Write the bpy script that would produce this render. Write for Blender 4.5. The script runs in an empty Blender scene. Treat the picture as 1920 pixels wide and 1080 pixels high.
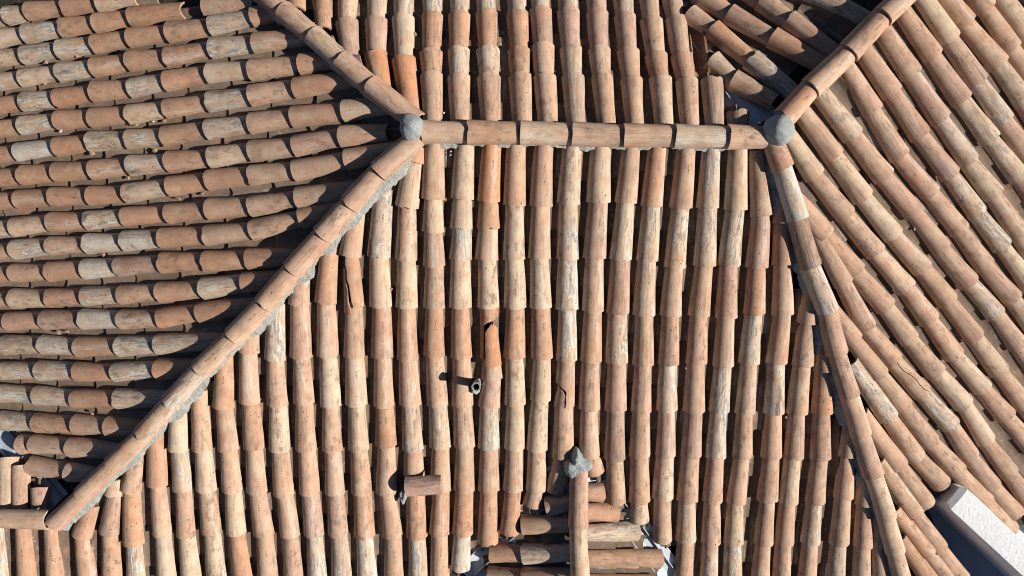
import bpy, bmesh, math, random
import numpy as np
from mathutils import Vector, Matrix

scene = bpy.context.scene
# ------------------------------------------------------------------ camera
CAMZ = 12.0
F = 1300.0
cam_d = bpy.data.cameras.new("camera")
cam = bpy.data.objects.new("camera", cam_d)
scene.collection.objects.link(cam)
cam.location = (0, 0, CAMZ)
cam.rotation_euler = (0, 0, 0)
cam_d.sensor_fit = 'HORIZONTAL'
cam_d.sensor_width = 36.0
cam_d.lens = F / 1920.0 * 36.0
cam_d.clip_start = 0.05
cam_d.clip_end = 500.0
scene.camera = cam
# ------------------------------------------------------------------ world, sun
SUN_EL, SUN_AZ = math.radians(34.5), math.atan2(0.98, -0.19)
world = bpy.data.worlds.new("World")
scene.world = world
world.use_nodes = True
wn, wl = world.node_tree.nodes, world.node_tree.links
wn.clear()
sky = wn.new('ShaderNodeTexSky'); sky.sky_type = 'NISHITA'; sky.sun_disc = False
sky.air_density = 0.5; sky.dust_density = 0.2; sky.sun_elevation = SUN_EL; sky.sun_rotation = SUN_AZ
bg = wn.new('ShaderNodeBackground'); bg.inputs['Strength'].default_value = 0.05
wo = wn.new('ShaderNodeOutputWorld')
wl.new(sky.outputs[0], bg.inputs[0]); wl.new(bg.outputs[0], wo.inputs[0])
sl = bpy.data.lights.new("sun", 'SUN'); sl.energy = 5.0; sl.angle = math.radians(0.53); sl.color = (1.0, 0.94, 0.85)
so = bpy.data.objects.new("sun", sl); scene.collection.objects.link(so)
tosun = Vector((math.sin(SUN_AZ) * math.cos(SUN_EL), math.cos(SUN_AZ) * math.cos(SUN_EL), math.sin(SUN_EL)))
so.rotation_euler = tosun.to_track_quat('Z', 'Y').to_euler(); so.location = tosun * 30 + Vector((0, 0, 8))
vs = scene.view_settings
vs.view_transform = 'Standard'; vs.look = 'None'; vs.gamma = 1.0; vs.use_curve_mapping = False
vs.exposure = 0.43
scene.cycles.filter_width = 1.0
scene.cycles.diffuse_bounces = 1

rng = random.Random(7)
R = np.random.RandomState(11)

# ------------------------------------------------------------------ materials
def new_mat(name):
    m = bpy.data.materials.new(name); m.use_nodes = True
    nt = m.node_tree; nt.nodes.clear()
    out = nt.nodes.new('ShaderNodeOutputMaterial'); b = nt.nodes.new('ShaderNodeBsdfPrincipled')
    nt.links.new(b.outputs[0], out.inputs[0])
    b.inputs['Roughness'].default_value = 0.85
    b.inputs['Specular IOR Level'].default_value = 0.25
    return m, nt, b

class G:
    """small helper to write node graphs"""
    def __init__(s, nt): s.nt = nt
    def put(s, sock, v):
        if hasattr(v, 'is_linked') or isinstance(v, bpy.types.NodeSocket): s.nt.links.new(v, sock)
        else: sock.default_value = v
    def math(s, op, a, b=0.0, c=0.0, clamp=False):
        n = s.nt.nodes.new('ShaderNodeMath'); n.operation = op; n.use_clamp = clamp
        for i, v in enumerate((a, b, c)): s.put(n.inputs[i], v)
        return n.outputs[0]
    def mix(s, f, a, b, mode='MIX'):
        n = s.nt.nodes.new('ShaderNodeMix'); n.data_type = 'RGBA'; n.blend_type = mode
        s.put(n.inputs[0], f)
        for sock, v in ((n.inputs[6], a), (n.inputs[7], b)):
            if isinstance(v, tuple): v = (*v[:3], 1.0)
            s.put(sock, v)
        return n.outputs[2]
    def attr(s, name):
        n = s.nt.nodes.new('ShaderNodeAttribute'); n.attribute_name = name; return n
    def sep(s, v):
        n = s.nt.nodes.new('ShaderNodeSeparateXYZ'); s.put(n.inputs[0], v); return n.outputs
    def vmul(s, v, k, add=(0, 0, 0)):
        n = s.nt.nodes.new('ShaderNodeVectorMath'); n.operation = 'MULTIPLY_ADD'
        s.put(n.inputs[0], v); n.inputs[1].default_value = k; n.inputs[2].default_value = add
        return n.outputs[0]
    def noise(s, v, scale, detail=3.0, rough=0.55, dist=0.0, color=False):
        n = s.nt.nodes.new('ShaderNodeTexNoise'); s.put(n.inputs['Vector'], v)
        n.inputs['Scale'].default_value = scale; n.inputs['Detail'].default_value = detail
        n.inputs['Roughness'].default_value = rough; n.inputs['Distortion'].default_value = dist
        return n.outputs['Color'] if color else n.outputs['Fac']
    def step(s, v, lo, hi, a=0.0, b=1.0):
        n = s.nt.nodes.new('ShaderNodeMapRange'); n.interpolation_type = 'SMOOTHSTEP'
        s.put(n.inputs['Value'], v); n.inputs['From Min'].default_value = lo; n.inputs['From Max'].default_value = hi
        n.inputs['To Min'].default_value = a; n.inputs['To Max'].default_value = b
        return n.outputs[0]
    def ramp(s, v, stops, interp='LINEAR'):
        n = s.nt.nodes.new('ShaderNodeValToRGB'); s.put(n.inputs[0], v); cr = n.color_ramp; cr.interpolation = interp
        while len(cr.elements) < len(stops): cr.elements.new(0.5)
        for e, (p, c) in zip(cr.elements, stops): e.position = p; e.color = (*c, 1.0)
        return n.outputs[0]
    def bump(s, h, strength, dist, prev=None):
        n = s.nt.nodes.new('ShaderNodeBump'); s.put(n.inputs['Height'], h)
        n.inputs['Strength'].default_value = strength; n.inputs['Distance'].default_value = dist
        if prev is not None: s.nt.links.new(prev, n.inputs['Normal'])
        return n.outputs[0]

def clay_material():
    m, nt, b = new_mat("fired_clay"); g = G(nt)
    uv = g.attr('tuv').outputs['Vector']
    tint = g.attr('tint').outputs['Color']
    par = g.sep(g.attr('par').outputs['Vector'])        # streak, swirl, patch
    par2 = g.sep(g.attr('par2').outputs['Vector'])      # stamp, dust, pits
    loc = g.sep(g.attr('loc').outputs['Vector'])        # u -1..1, v 0..1
    big = g.noise(uv, 7.0, 3.0, 0.6)
    mid = g.noise(g.vmul(uv, (1.0, 0.45, 1.0)), 26.0, 4.0, 0.6)
    fine = g.noise(uv, 120.0, 4.0, 0.75)
    st = g.noise(g.vmul(uv, (74.0, 2.4, 1.0)), 1.0, 5.0, 0.72)
    st2 = g.noise(g.vmul(uv, (135.0, 3.5, 1.0), (3, 7, 1)), 1.0, 2.0, 0.6)
    # tone
    val = g.step(big, 0.3, 0.7, 0.84, 1.12)
    col = g.mix(1.0, tint, g.mix(val, (0, 0, 0), (1, 1, 1)), 'MULTIPLY')
    n = nt.nodes.new('ShaderNodeVectorMath'); n.operation = 'SCALE'
    g.put(n.inputs[0], tint); g.put(n.inputs['Scale'], val); col = n.outputs[0]
    # cream bloom
    pf = g.math('MULTIPLY', g.step(g.noise(g.vmul(uv, (1.0, 0.55, 1.0), (9, 2, 4)), 11.0, 3.0, 0.55), 0.40, 0.68), par[2])
    col = g.mix(pf, col, (0.60, 0.47, 0.33))
    rf = g.math('MULTIPLY', g.step(g.noise(g.vmul(uv, (1.0, 0.7, 1.0), (1, 12, 4)), 9.0, 2.0), 0.52, 0.75), 0.55)
    col = g.mix(rf, col, (0.50, 0.235, 0.14))
    # marbling
    warp = g.noise(g.vmul(uv, (1.0, 0.6, 1.0)), 7.0, 2.0, 0.5, 0.0, True)
    wv = nt.nodes.new('ShaderNodeVectorMath'); wv.operation = 'MULTIPLY_ADD'
    nt.links.new(warp, wv.inputs[0]); wv.inputs[1].default_value = (0.10, 0.12, 0.0); nt.links.new(g.vmul(uv, (1.0, 0.16, 1.0)), wv.inputs[2])
    mb = g.noise(wv.outputs[0], 11.0, 3.5, 0.55, 0.25)
    mcol = g.ramp(mb, [(0.30, (0.12, 0.115, 0.125)), (0.37, (0.46, 0.32, 0.23)), (0.43, (0.64, 0.55, 0.42)), (0.47, (0.24, 0.23, 0.24)),
                       (0.52, (0.66, 0.61, 0.52)), (0.58, (0.46, 0.29, 0.19)), (0.64, (0.62, 0.53, 0.38)), (0.70, (0.16, 0.155, 0.17))])
    mf = g.math('MULTIPLY', g.step(g.noise(g.vmul(uv, (1.0, 0.5, 1.0), (5, 5, 2)), 8.0, 2.0), 0.38, 0.56), par[1])
    col = g.mix(mf, col, mcol)
    # combed streaks pulled along the tile
    sf = g.math('MULTIPLY', g.step(st, 0.51, 0.66), par[0])
    col = g.mix(sf, col, g.mix(0.62, col, (0.12, 0.075, 0.055)))
    sf2 = g.math('MULTIPLY', g.step(st2, 0.60, 0.70), g.math('MULTIPLY', par[0], 0.6))
    col = g.mix(sf2, col, (0.14, 0.09, 0.07))
    sf3 = g.math('MULTIPLY', g.step(st, 0.36, 0.48, 1.0, 0.0), g.math('MULTIPLY', par[0], 0.5))
    col = g.mix(sf3, col, (0.60, 0.45, 0.34))
    # one broad smoky or chalky band pulled along some tiles
    bw = g.math('MULTIPLY', g.math('SUBTRACT', g.noise(g.vmul(uv, (1.0, 0.6, 1.0), (4, 4, 4)), 9.0, 3.0), 0.5), 1.1)
    bd = g.math('ABSOLUTE', g.math('SUBTRACT', g.math('ADD', loc[0], bw), loc[2]))
    bm_ = g.math('MULTIPLY', g.step(bd, 0.08, 0.30, 1.0, 0.0), g.step(g.noise(g.vmul(uv, (60.0, 4.0, 1.0), (8, 1, 1)), 1.0, 4.0, 0.7), 0.36, 0.60))
    bc = g.mix(g.math('GREATER_THAN', loc[2], 0.0), (0.15, 0.125, 0.12), (0.62, 0.56, 0.48))
    col = g.mix(g.math('MULTIPLY', bm_, 0.5), col, bc)
    # grain
    col = g.mix(g.step(fine, 0.48, 0.72, 0.0, 0.42), col, (0.20, 0.13, 0.09))
    col = g.mix(g.step(mid, 0.54, 0.74, 0.0, 0.42), col, (0.30, 0.20, 0.14))
    # dust
    df = g.math('MULTIPLY', g.step(g.noise(uv, 16.0, 4.0, 0.65), 0.25, 0.75), par2[1])
    col = g.mix(df, col, (0.155, 0.12, 0.088))
    ga = g.attr('tint').outputs['Alpha']
    gr = g.noise(g.vmul(uv, (1.0, 0.55, 1.0), (2, 8, 3)), 17.0, 6.0, 0.68)
    col = g.mix(g.math('MULTIPLY', g.step(gr, 0.50, 0.66), g.math('MULTIPLY', ga, 0.75)), col, (0.17, 0.115, 0.082))
    lc = g.noise(g.vmul(uv, (1.0, 0.8, 1.0), (12, 3, 8)), 24.0, 5.0, 0.7)
    col = g.mix(g.math('MULTIPLY', g.step(lc, 0.56, 0.66), g.math('MULTIPLY', ga, 0.5)), col, (0.40, 0.37, 0.29))
    # pits
    vo = nt.nodes.new('ShaderNodeTexVoronoi'); vo.feature = 'F1'
    nt.links.new(uv, vo.inputs['Vector']); vo.inputs['Scale'].default_value = 42.0
    rnd = g.sep(vo.outputs['Color'])
    rad = g.math('MULTIPLY', g.step(rnd[0], 0.55, 1.0, 0.0, 0.25), g.math('MULTIPLY', par2[2], g.step(rnd[1], 0.2, 1.0, 0.35, 1.0)))
    pit = g.math('LESS_THAN', vo.outputs['Distance'], rad)
    col = g.mix(g.math('MULTIPLY', pit, 0.85), col, (0.055, 0.03, 0.022))
    # worn maker's stamp
    box = g.math('MULTIPLY', g.math('LESS_THAN', g.math('ABSOLUTE', g.math('SUBTRACT', loc[0], 0.16)), 0.055),
                 g.math('LESS_THAN', g.math('ABSOLUTE', g.math('SUBTRACT', loc[1], 0.42)), 0.075))
    let = g.math('GREATER_THAN', g.noise(g.vmul(uv, (190, 150, 1)), 1.0, 1.0), 0.53)
    stp = g.math('MULTIPLY', g.math('MULTIPLY', box, let), par2[0])
    col = g.mix(g.math('MULTIPLY', stp, 0.8), col, (0.07, 0.045, 0.035))
    nt.links.new(col, b.inputs['Base Color'])
    h = g.math('ADD', g.math('MULTIPLY', g.math('MULTIPLY', st, par[0]), 0.9), g.math('MULTIPLY', mid, 0.6))
    h = g.math('ADD', h, g.math('MULTIPLY', fine, 0.25))
    h = g.math('SUBTRACT', h, g.math('MULTIPLY', pit, 0.9))
    nt.links.new(g.bump(h, 0.7, 0.004), b.inputs['Normal'])
    b.inputs['Roughness'].default_value = 0.9
    b.inputs['Specular IOR Level'].default_value = 0.15
    return m

def plain_material(name, c1, c2, scale, bump=0.6, dist=0.006, rough=0.9, spec=0.2, detail=6.0, c3=None):
    m, nt, b = new_mat(name); g = G(nt)
    tc = nt.nodes.new('ShaderNodeTexCoord').outputs['Object']
    n1 = g.noise(tc, scale, detail, 0.62); n2 = g.noise(tc, scale * 9, 4.0, 0.7)
    col = g.mix(g.step(n1, 0.3, 0.7), c1, c2)
    if c3: col = g.mix(g.step(n2, 0.55, 0.75, 0, 0.8), col, c3)
    nt.links.new(col, b.inputs['Base Color'])
    nt.links.new(g.bump(g.math('ADD', n1, g.math('MULTIPLY', n2, 0.5)), bump, dist), b.inputs['Normal'])
    b.inputs['Roughness'].default_value = rough; b.inputs['Specular IOR Level'].default_value = spec
    return m

CLAY = clay_material()
MORTAR = plain_material("pale_mortar", (0.35, 0.355, 0.33), (0.48, 0.48, 0.44), 18.0, 1.0, 0.02, c3=(0.22, 0.20, 0.17))
CEMENT = plain_material("grey_cement", (0.33, 0.36, 0.365), (0.42, 0.44, 0.44), 26.0, 1.0, 0.02, c3=(0.24, 0.26, 0.265))
DECKM = plain_material("shade_tinted_dirt", (0.045, 0.034, 0.027), (0.085, 0.064, 0.05), 20.0, 1.0, 0.02)  # dirt colour darkened further, painting in the shade between the tiles
STUCCO = plain_material("white_stucco", (0.78, 0.79, 0.80), (0.84, 0.85, 0.86), 30.0, 0.9, 0.012, detail=8.0)
FLOORM = plain_material("painted_screed", (0.52, 0.55, 0.60), (0.64, 0.66, 0.70), 3.0, 0.3, 0.004, rough=0.8)
METAL = plain_material("painted_flashing", (0.50, 0.54, 0.60), (0.60, 0.64, 0.69), 6.0, 0.15, 0.002, rough=0.5, spec=0.4)
METALD = plain_material("flashing_edge", (0.36, 0.39, 0.43), (0.46, 0.49, 0.53), 8.0, 0.15, 0.002, rough=0.45, spec=0.5)
PIPEM = plain_material("galvanised_pipe", (0.22, 0.21, 0.21), (0.40, 0.39, 0.40), 40.0, 0.5, 0.003, rough=0.6, spec=0.4)
STONE = plain_material("lime_crumb", (0.50, 0.47, 0.42), (0.66, 0.63, 0.58), 40.0, 1.0, 0.006)
SHARDM = plain_material("broken_clay", (0.27, 0.17, 0.115), (0.38, 0.26, 0.18), 30.0, 1.0, 0.006)
LEAFM = plain_material("dry_leaf", (0.30, 0.19, 0.11), (0.46, 0.32, 0.20), 60.0, 0.5, 0.003)
WALLM = plain_material("house_plaster", (0.62, 0.58, 0.50), (0.70, 0.66, 0.58), 4.0, 0.4, 0.006)

# ------------------------------------------------------------------ roof planes
ZR = CAMZ - 5.28
APL, APR = (-0.772, 1.178), (2.01, 1.19)
def ray(px, py): return Vector(((px - 960.0) / F, -(py - 540.0) / F, -1.0))
class Plane:
    def __init__(s, A, z, g):
        s.A, s.z, s.g = A, z, g
        s.n = Vector((g[0], g[1], 1.0)).normalized()
    def Z(s, x, y): return s.z - s.g[0] * (x - s.A[0]) - s.g[1] * (y - s.A[1])
    def at(s, px, py, h=0.0):
        """pixel -> point of the plane lifted h along its normal"""
        r = ray(px, py); p0 = Vector((s.A[0], s.A[1], s.z)) + s.n * h; o = Vector((0, 0, CAMZ))
        t = (p0 - o).dot(s.n) / r.dot(s.n)
        return o + r * t
k = 0.275
PL = {'S': Plane(APL, ZR, (0.0, -0.27)), 'W': Plane(APL, ZR, (-0.27, -0.008)), 'N': Plane(APL, ZR, (0.0, 0.31)),
      'E': Plane(APR, ZR, (0.69 * k, -0.72 * k)), 'V': Plane(APR, ZR, (-0.69 * k, 0.72 * k))}
q = PL['S'].at(80, 978)
PL['Q'] = Plane((q.x, q.y), q.z, (0.0, 0.27))
q = PL['S'].at(1087, 868)
DZ = q.z + 0.0
PL['DR'] = Plane((q.x, q.y), DZ, (0.30, 0.0))
PL['DL'] = Plane((q.x, q.y), DZ, (-0.30, 0.0))
def top(facets, px, py, h):
    """the higher of several planes under a pixel"""
    return max((PL[f].at(px, py, h) for f in facets), key=lambda p: p.z)

# ------------------------------------------------------------------ object helpers
def tag(o, label=None, cat=None, group=None, kind=None):
    if label: o['label'] = label
    if cat: o['category'] = cat
    if group: o['group'] = group
    if kind: o['kind'] = kind
    return o
def link(name, me, parent=None, loc=None):
    o = bpy.data.objects.new(name, me); scene.collection.objects.link(o)
    if loc is not None: o.location = loc
    if parent is not None: o.parent = parent
    return o
def empty(name, loc):
    o = bpy.data.objects.new(name, None); scene.collection.objects.link(o); o.location = loc; o.empty_display_size = 0.1; return o
def mesh_from(name, V, Fc, mat, smooth=True, angle=40):
    me = bpy.data.meshes.new(name); me.from_pydata([tuple(v) for v in V], [], Fc); me.materials.append(mat)
    bm = bmesh.new(); bm.from_mesh(me); bmesh.ops.recalc_face_normals(bm, faces=bm.faces); bm.to_mesh(me); bm.free()
    if smooth:
        me.polygons.foreach_set('use_smooth', [True] * len(me.polygons)); me.set_sharp_from_angle(angle=math.radians(angle))
    me.update(); return me

# ------------------------------------------------------------------ barrel tiles
LOOK = {  # tint, (streak, swirl, patch), words
    't': ((0.495, 0.308, 0.212), (0.60, 0.12, 0.45), 'tan'),
    'o': ((0.465, 0.262, 0.165), (0.45, 0.05, 0.22), 'terracotta'),
    'O': ((0.50, 0.235, 0.125), (0.35, 0.0, 0.10), 'bright orange'),
    'c': ((0.555, 0.41, 0.29), (0.70, 0.10, 0.70), 'cream'),
    'p': ((0.435, 0.26, 0.19), (0.80, 0.22, 0.25), 'pinkish'),
    'g': ((0.46, 0.345, 0.265), (0.70, 1.00, 0.50), 'grey streaked'),
    's': ((0.50, 0.36, 0.25), (0.45, 1.00, 0.45), 'marbled'),
    'w': ((0.58, 0.53, 0.46), (0.75, 0.30, 0.80), 'whitish'),
    'd': ((0.36, 0.235, 0.165), (0.90, 0.15, 0.10), 'brown')}

def smooth_noise(n, amp, knots=4):
    kx = np.linspace(0, 1, knots); ky = R.uniform(-1, 1, knots)
    return amp * np.interp(np.linspace(0, 1, n), kx, ky)

def tile_data(P0, P1, n, look='t', w0=0.0745, w1=0.0965, th=0.017, ext=0.06, drop=0.029, ang=80.0, facet='S', inverted=False,
              ulo=None, uhi=None, nu=13, nv=9, chip=0.45, dust=None, taper=True, stamp=None, lipnoise=0.0045):
    """arrays of one tile: the crown of its lower lip passes through P1; it lies along P0 -> P1 on a roof with normal n"""
    a = (P1 - P0); L = a.length; a = a / L
    s = a.cross(n).normalized(); u = s.cross(a).normalized()
    a_, s_, u_ = np.array(a), np.array(s), np.array(u)
    Lt = L + ext
    vv = np.linspace(0, 1, nv); uu = np.linspace(-1, 1, nu)
    wj = R.uniform(0.95, 1.035)
    bend = R.uniform(-0.0035, 0.0035); roll = math.radians(R.uniform(-4, 4)); sag = R.uniform(-0.003, 0.002)
    lip = smooth_noise(nu, lipnoise, 6)
    if R.rand() < chip: lip[R.randint(0, nu - 1):][:2] -= R.uniform(0.004, 0.013)
    top_end = smooth_noise(nu, 0.006, 5)
    ripple = np.outer(smooth_noise(nv, 1.0, 5), smooth_noise(nu, 0.0022, 5))
    A = math.radians(ang)
    outer, inner, tuv, loc = [], [], [], []
    for j, v in enumerate(vv):
        w = (w0 + (w1 - w0) * (v ** 1.15)) * wj if taper else w1
        lo = -1.0 if ulo is None else ulo(v); hi = 1.0 if uhi is None else uhi(v)
        for i, q in enumerate(uu):
            ue = lo + (hi - lo) * (q + 1) / 2
            phi = -A * ue + roll
            rr = w / math.sin(A) * 0.985 + ripple[j, i]
            al = -ext + Lt * v + (lip[i] * v ** 4) + (top_end[i] * (1 - v) ** 4)
            cz = -drop * (1 - (al / L)) - w / math.sin(A)
            base = np.array(P0) + a_ * al + s_ * (bend * math.sin(math.pi * v))
            if not inverted:
                for rad, lst in ((rr, outer), (rr - th, inner)):
                    lst.append(base + u_ * (cz + rad * math.cos(phi) + sag * math.sin(math.pi * v)) + s_ * rad * math.sin(phi))
            else:
                for rad, lst in ((rr, outer), (rr - th, inner)):
                    lst.append(base + u_ * (rad * (1 - math.cos(phi)) + (w1 / math.sin(A) - rad)) * 1.0 + s_ * rad * math.sin(phi))
            tuv.append((ue * A * w1, al, 0)); loc.append((ue, v, 0))
    N = nu * nv
    V = np.array(outer + inner)
    Fc = []
    for j in range(nv - 1):
        for i in range(nu - 1):
            p = j * nu + i
            Fc.append((p, p + 1, p + nu + 1, p + nu)); Fc.append((N + p, N + p + nu, N + p + nu + 1, N + p + 1))
    for i in range(nu - 1):
        Fc.append((i, N + i, N + i + 1, i + 1)); p = (nv - 1) * nu + i
        Fc.append((p, p + 1, N + p + 1, N + p))
    for j in range(nv - 1):
        p = j * nu; Fc.append((p, p + nu, N + p + nu, N + p)); p = j * nu + nu - 1
        Fc.append((p, N + p, N + p + nu, p + nu))
    Fc = [f[::-1] for f in Fc]
    off = R.uniform(0, 60, 3)
    tuv = np.array(tuv + tuv) + off
    loc = np.array(loc + loc, dtype=float); loc[:, 2] = R.uniform(-0.75, 0.75) if R.rand() < (0.30 if facet == 'W' else 0.48) else 9.0
    tint, par, _ = LOOK[look]
    hue = R.uniform(0.90, 1.10); warm = R.uniform(-0.055, 0.055)
    dustf = {'W': 0.14, 'S': 0.03, 'N': 0.08, 'E': 0.06}.get(facet, 0.06) if dust is None else dust
    tint = np.array((tint[0] * hue * (1 + warm * .4), tint[1] * hue * (1 - warm * .4), tint[2] * hue * (1 - warm)))
    par = np.clip(np.array(par) * R.uniform(0.6, 1.3, 3), 0, 1); par[0] *= 0.78
    if facet == 'W': par[0] *= 0.35
    st = (1.0 if R.rand() < (0.18 if facet == 'W' else 0.45) else 0.0) if stamp is None else stamp
    par2 = np.array((st, dustf, R.choice([0.55, 0.8, 1.0, 1.25])))
    m = len(V)
    return dict(V=V, F=Fc, tuv=tuv, loc=loc, tint=np.tile(np.append(tint, R.uniform(0.15, 1.0)), (m, 1)), par=np.tile(par, (m, 1)), par2=np.tile(par2, (m, 1)))

def tile_mesh(name, ds, origin):
    V = np.concatenate([d['V'] for d in ds]) - np.array(origin)
    Fc, b = [], 0
    for d in ds:
        Fc += [tuple(i + b for i in f) for f in d['F']]; b += len(d['V'])
    me = bpy.data.meshes.new(name); me.from_pydata(V.tolist(), [], Fc); me.materials.append(CLAY)
    for key, typ, fld in (('tuv', 'FLOAT_VECTOR', 'vector'), ('loc', 'FLOAT_VECTOR', 'vector'), ('par', 'FLOAT_VECTOR', 'vector'),
                          ('par2', 'FLOAT_VECTOR', 'vector'), ('tint', 'FLOAT_COLOR', 'color')):
        at = me.attributes.new(key, typ, 'POINT')
        at.data.foreach_set(fld, np.concatenate([d[key] for d in ds]).astype(np.float32).ravel())
    me.polygons.foreach_set('use_smooth', [True] * len(me.polygons)); me.set_sharp_from_angle(angle=math.radians(50))
    me.update(); return me

def tile_object(name, d, parent=None, origin=None):
    o0 = d['V'].mean(axis=0) if origin is None else np.array(origin)
    me = tile_mesh(name, [d], o0)
    if parent is None: return link(name, me, None, Vector(o0))
    ob = link(name, me, parent); ob.location = Vector(o0) - parent.location
    return ob

# ------------------------------------------------------------------ measured courses: start point, then every lower lip; one look per tile
HIP = {'HL1': [(768, 212), (688, 152), (632, 104), (579, 56), (522, 10), (470, -35)],
       'HL2': [(768, 262), (704, 321), (648, 384), (597, 442), (540, 508), (486, 573), (428, 635), (365, 697), (309, 760), (256, 822), (200, 878), (143, 935), (90, 988)],
       'HR1': [(1735, -40), (1665, 24), (1600, 92), (1528, 160), (1476, 218)],
       'HR2': [(1460, 266), (1477, 316), (1505, 412), (1529, 502), (1562, 586), (1580, 668), (1603, 747), (1625, 822), (1648, 898), (1673, 979), (1689, 1043), (1708, 1120)]}
def P(t): return [tuple(float(x) for x in w.split(',')) for w in t.split()]
S = [  # lower slope, columns counted along the bottom of the picture
 ('-22,1000 -12,1100', 'g'), ('31,1000 42,1100', 'o'), ('85,1001 95,1100', 'o'), ('160,960 144,1012 156,1100', 'oo'), ('207,912 205,934 196,1007 202,1095', 'cpo'),
 ('247,850 237,927 242,1027 248,1105', 'tog'), ('282,818 287,917 297,1010 306,1095', 'otc'), ('325,768 327,850 335,926 342,1012 352,1095', 'cstc'),
 ('365,745 372,850 380,927 390,1006 400,1095', 'tctc'), ('412,680 412,770 422,850 430,927 437,1007 449,1095', 'ottco'),
 ('461,625 459,665 462,760 470,847 476,930 489,1010 497,1095', 'ptottt'), ('512,570 510,679 515,765 519,851 527,935 539,1012 546,1095', 'stcttp'),
 ('560,512 555,576 559,675 565,762 569,850 576,932 585,1011 591,1095', 'pptttps'), ('614,462 606,572 610,672 616,767 619,851 624,932 630,1010 637,1095', 'otcttpg'),
 ('662,408 652,483 659,583 660,674 664,765 669,850 675,932 680,1014 686,1095', 'totcctow'), ('715,364 707,485 711,579 714,675 717,767 721,842 722,932 734,1014 736,1095', 'gcotottt'),
 ('779,283 773,303 760,390 759,490 760,580 762,679 767,765 772,850 774,899 779,1015 783,1105', 'octcotstos'),
 ('812,262 810,375 810,437 812,502 812,581 812,672 819,766 824,845 825,927 822,1009 823,1095', 'tcptotstot'),
 ('870,265 866,375 864,431 862,488 862,580 864,675 866,766 870,844 869,927 866,1009 862,1075', 'ccscotttow'),
 ('922,265 916,379 915,431 912,490 915,580 921,685 922,715 916,769 916,847 916,927 914,1026', 'OotcOttsto'),
 ('968,265 965,387 964,489 966,581 964,675 966,764 965,847 962,926 955,1007', 'tccoccto'),
 ('1021,266 1015,389 1012,487 1015,581 1017,676 1014,756 1007,850 1006,926 999,955', 'ttcocctt'),
 ('1075,266 1067,385 1066,489 1065,584 1064,680 1058,768 1057,865 1043,930', 'csssttt'),
 ('1130,266 1125,381 1117,487 1114,587 1110,682 1107,773 1107,862 1116,895', 'cptottt'),
 ('1187,270 1176,382 1166,489 1161,591 1159,685 1157,776 1155,868 1157,950', 'tspstdt'),
 ('1237,270 1225,389 1217,492 1211,595 1209,689 1205,777 1202,862 1202,948 1201,985', 'ossttttc'),
 ('1292,274 1281,392 1269,505 1261,596 1257,688 1254,775 1251,862 1246,942 1245,1022', 'tsttspct'),
 ('1340,274 1332,392 1326,502 1315,596 1310,686 1306,777 1300,862 1293,947 1290,1022 1284,1100', 'sstttptst'),
 ('1391,278 1385,395 1372,501 1367,600 1361,691 1353,777 1347,864 1340,947 1337,1027 1332,1110', 'csptsgtts'),
 ('1428,290 1434,406 1425,505 1420,592 1410,686 1402,780 1397,864 1385,950 1380,1027 1378,1110', 'tpostttcs'),
 ('1465,415 1475,499 1474,594 1462,685 1457,780 1452,864 1445,945 1437,1027 1430,1110', 'ottstttt'),
 ('1508,570 1512,689 1501,781 1494,865 1484,949 1476,1027 1470,1110', 'ttpctt'),
 ('1540,672 1549,780 1545,866 1535,949 1526,1025 1518,1110', 'optst'),
 ('1580,815 1589,940 1580,1027 1572,1110', 'ttg'), ('1618,915 1626,1032 1622,1115', 'tt'), ('1655,1000 1660,1110', 't')]
N = [('550,0 548,-45', 'o'), ('602,38 598,-40', 'o'), ('652,88 646,30 650,-45', 'pc'), ('712,148 701,92 702,27 706,-50', 'Opc'), ('768,196 754,100 753,22 755,-60', 'Ocg'),
 ('809,228 807,131 806,88 809,19 808,-60', 'toog'), ('862,228 859,134 859,84 860,17 862,-60', 'tsog'), ('920,228 916,134 914,83 912,13 910,-60', 'tcog'),
 ('980,228 976,133 974,84 971,15 968,-60', 'toog'), ('1029,228 1022,135 1019,76 1014,8 1012,-60', 'ttpg'), ('1083,229 1076,134 1072,81 1067,10 1064,-60', 'pcpg'),
 ('1141,230 1131,136 1126,83 1122,14 1118,-60', 'ttpp'), ('1195,231 1187,140 1181,86 1175,20 1168,-60', 'ttpg'), ('1250,232 1242,138 1234,94 1225,28 1215,-50', 'cott'),
 ('1300,233 1292,142 1282,95 1271,25 1258,-45', 'tott'), ('1347,234 1339,141', 'd'), ('1391,240 1389,203', 'd')]
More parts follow.
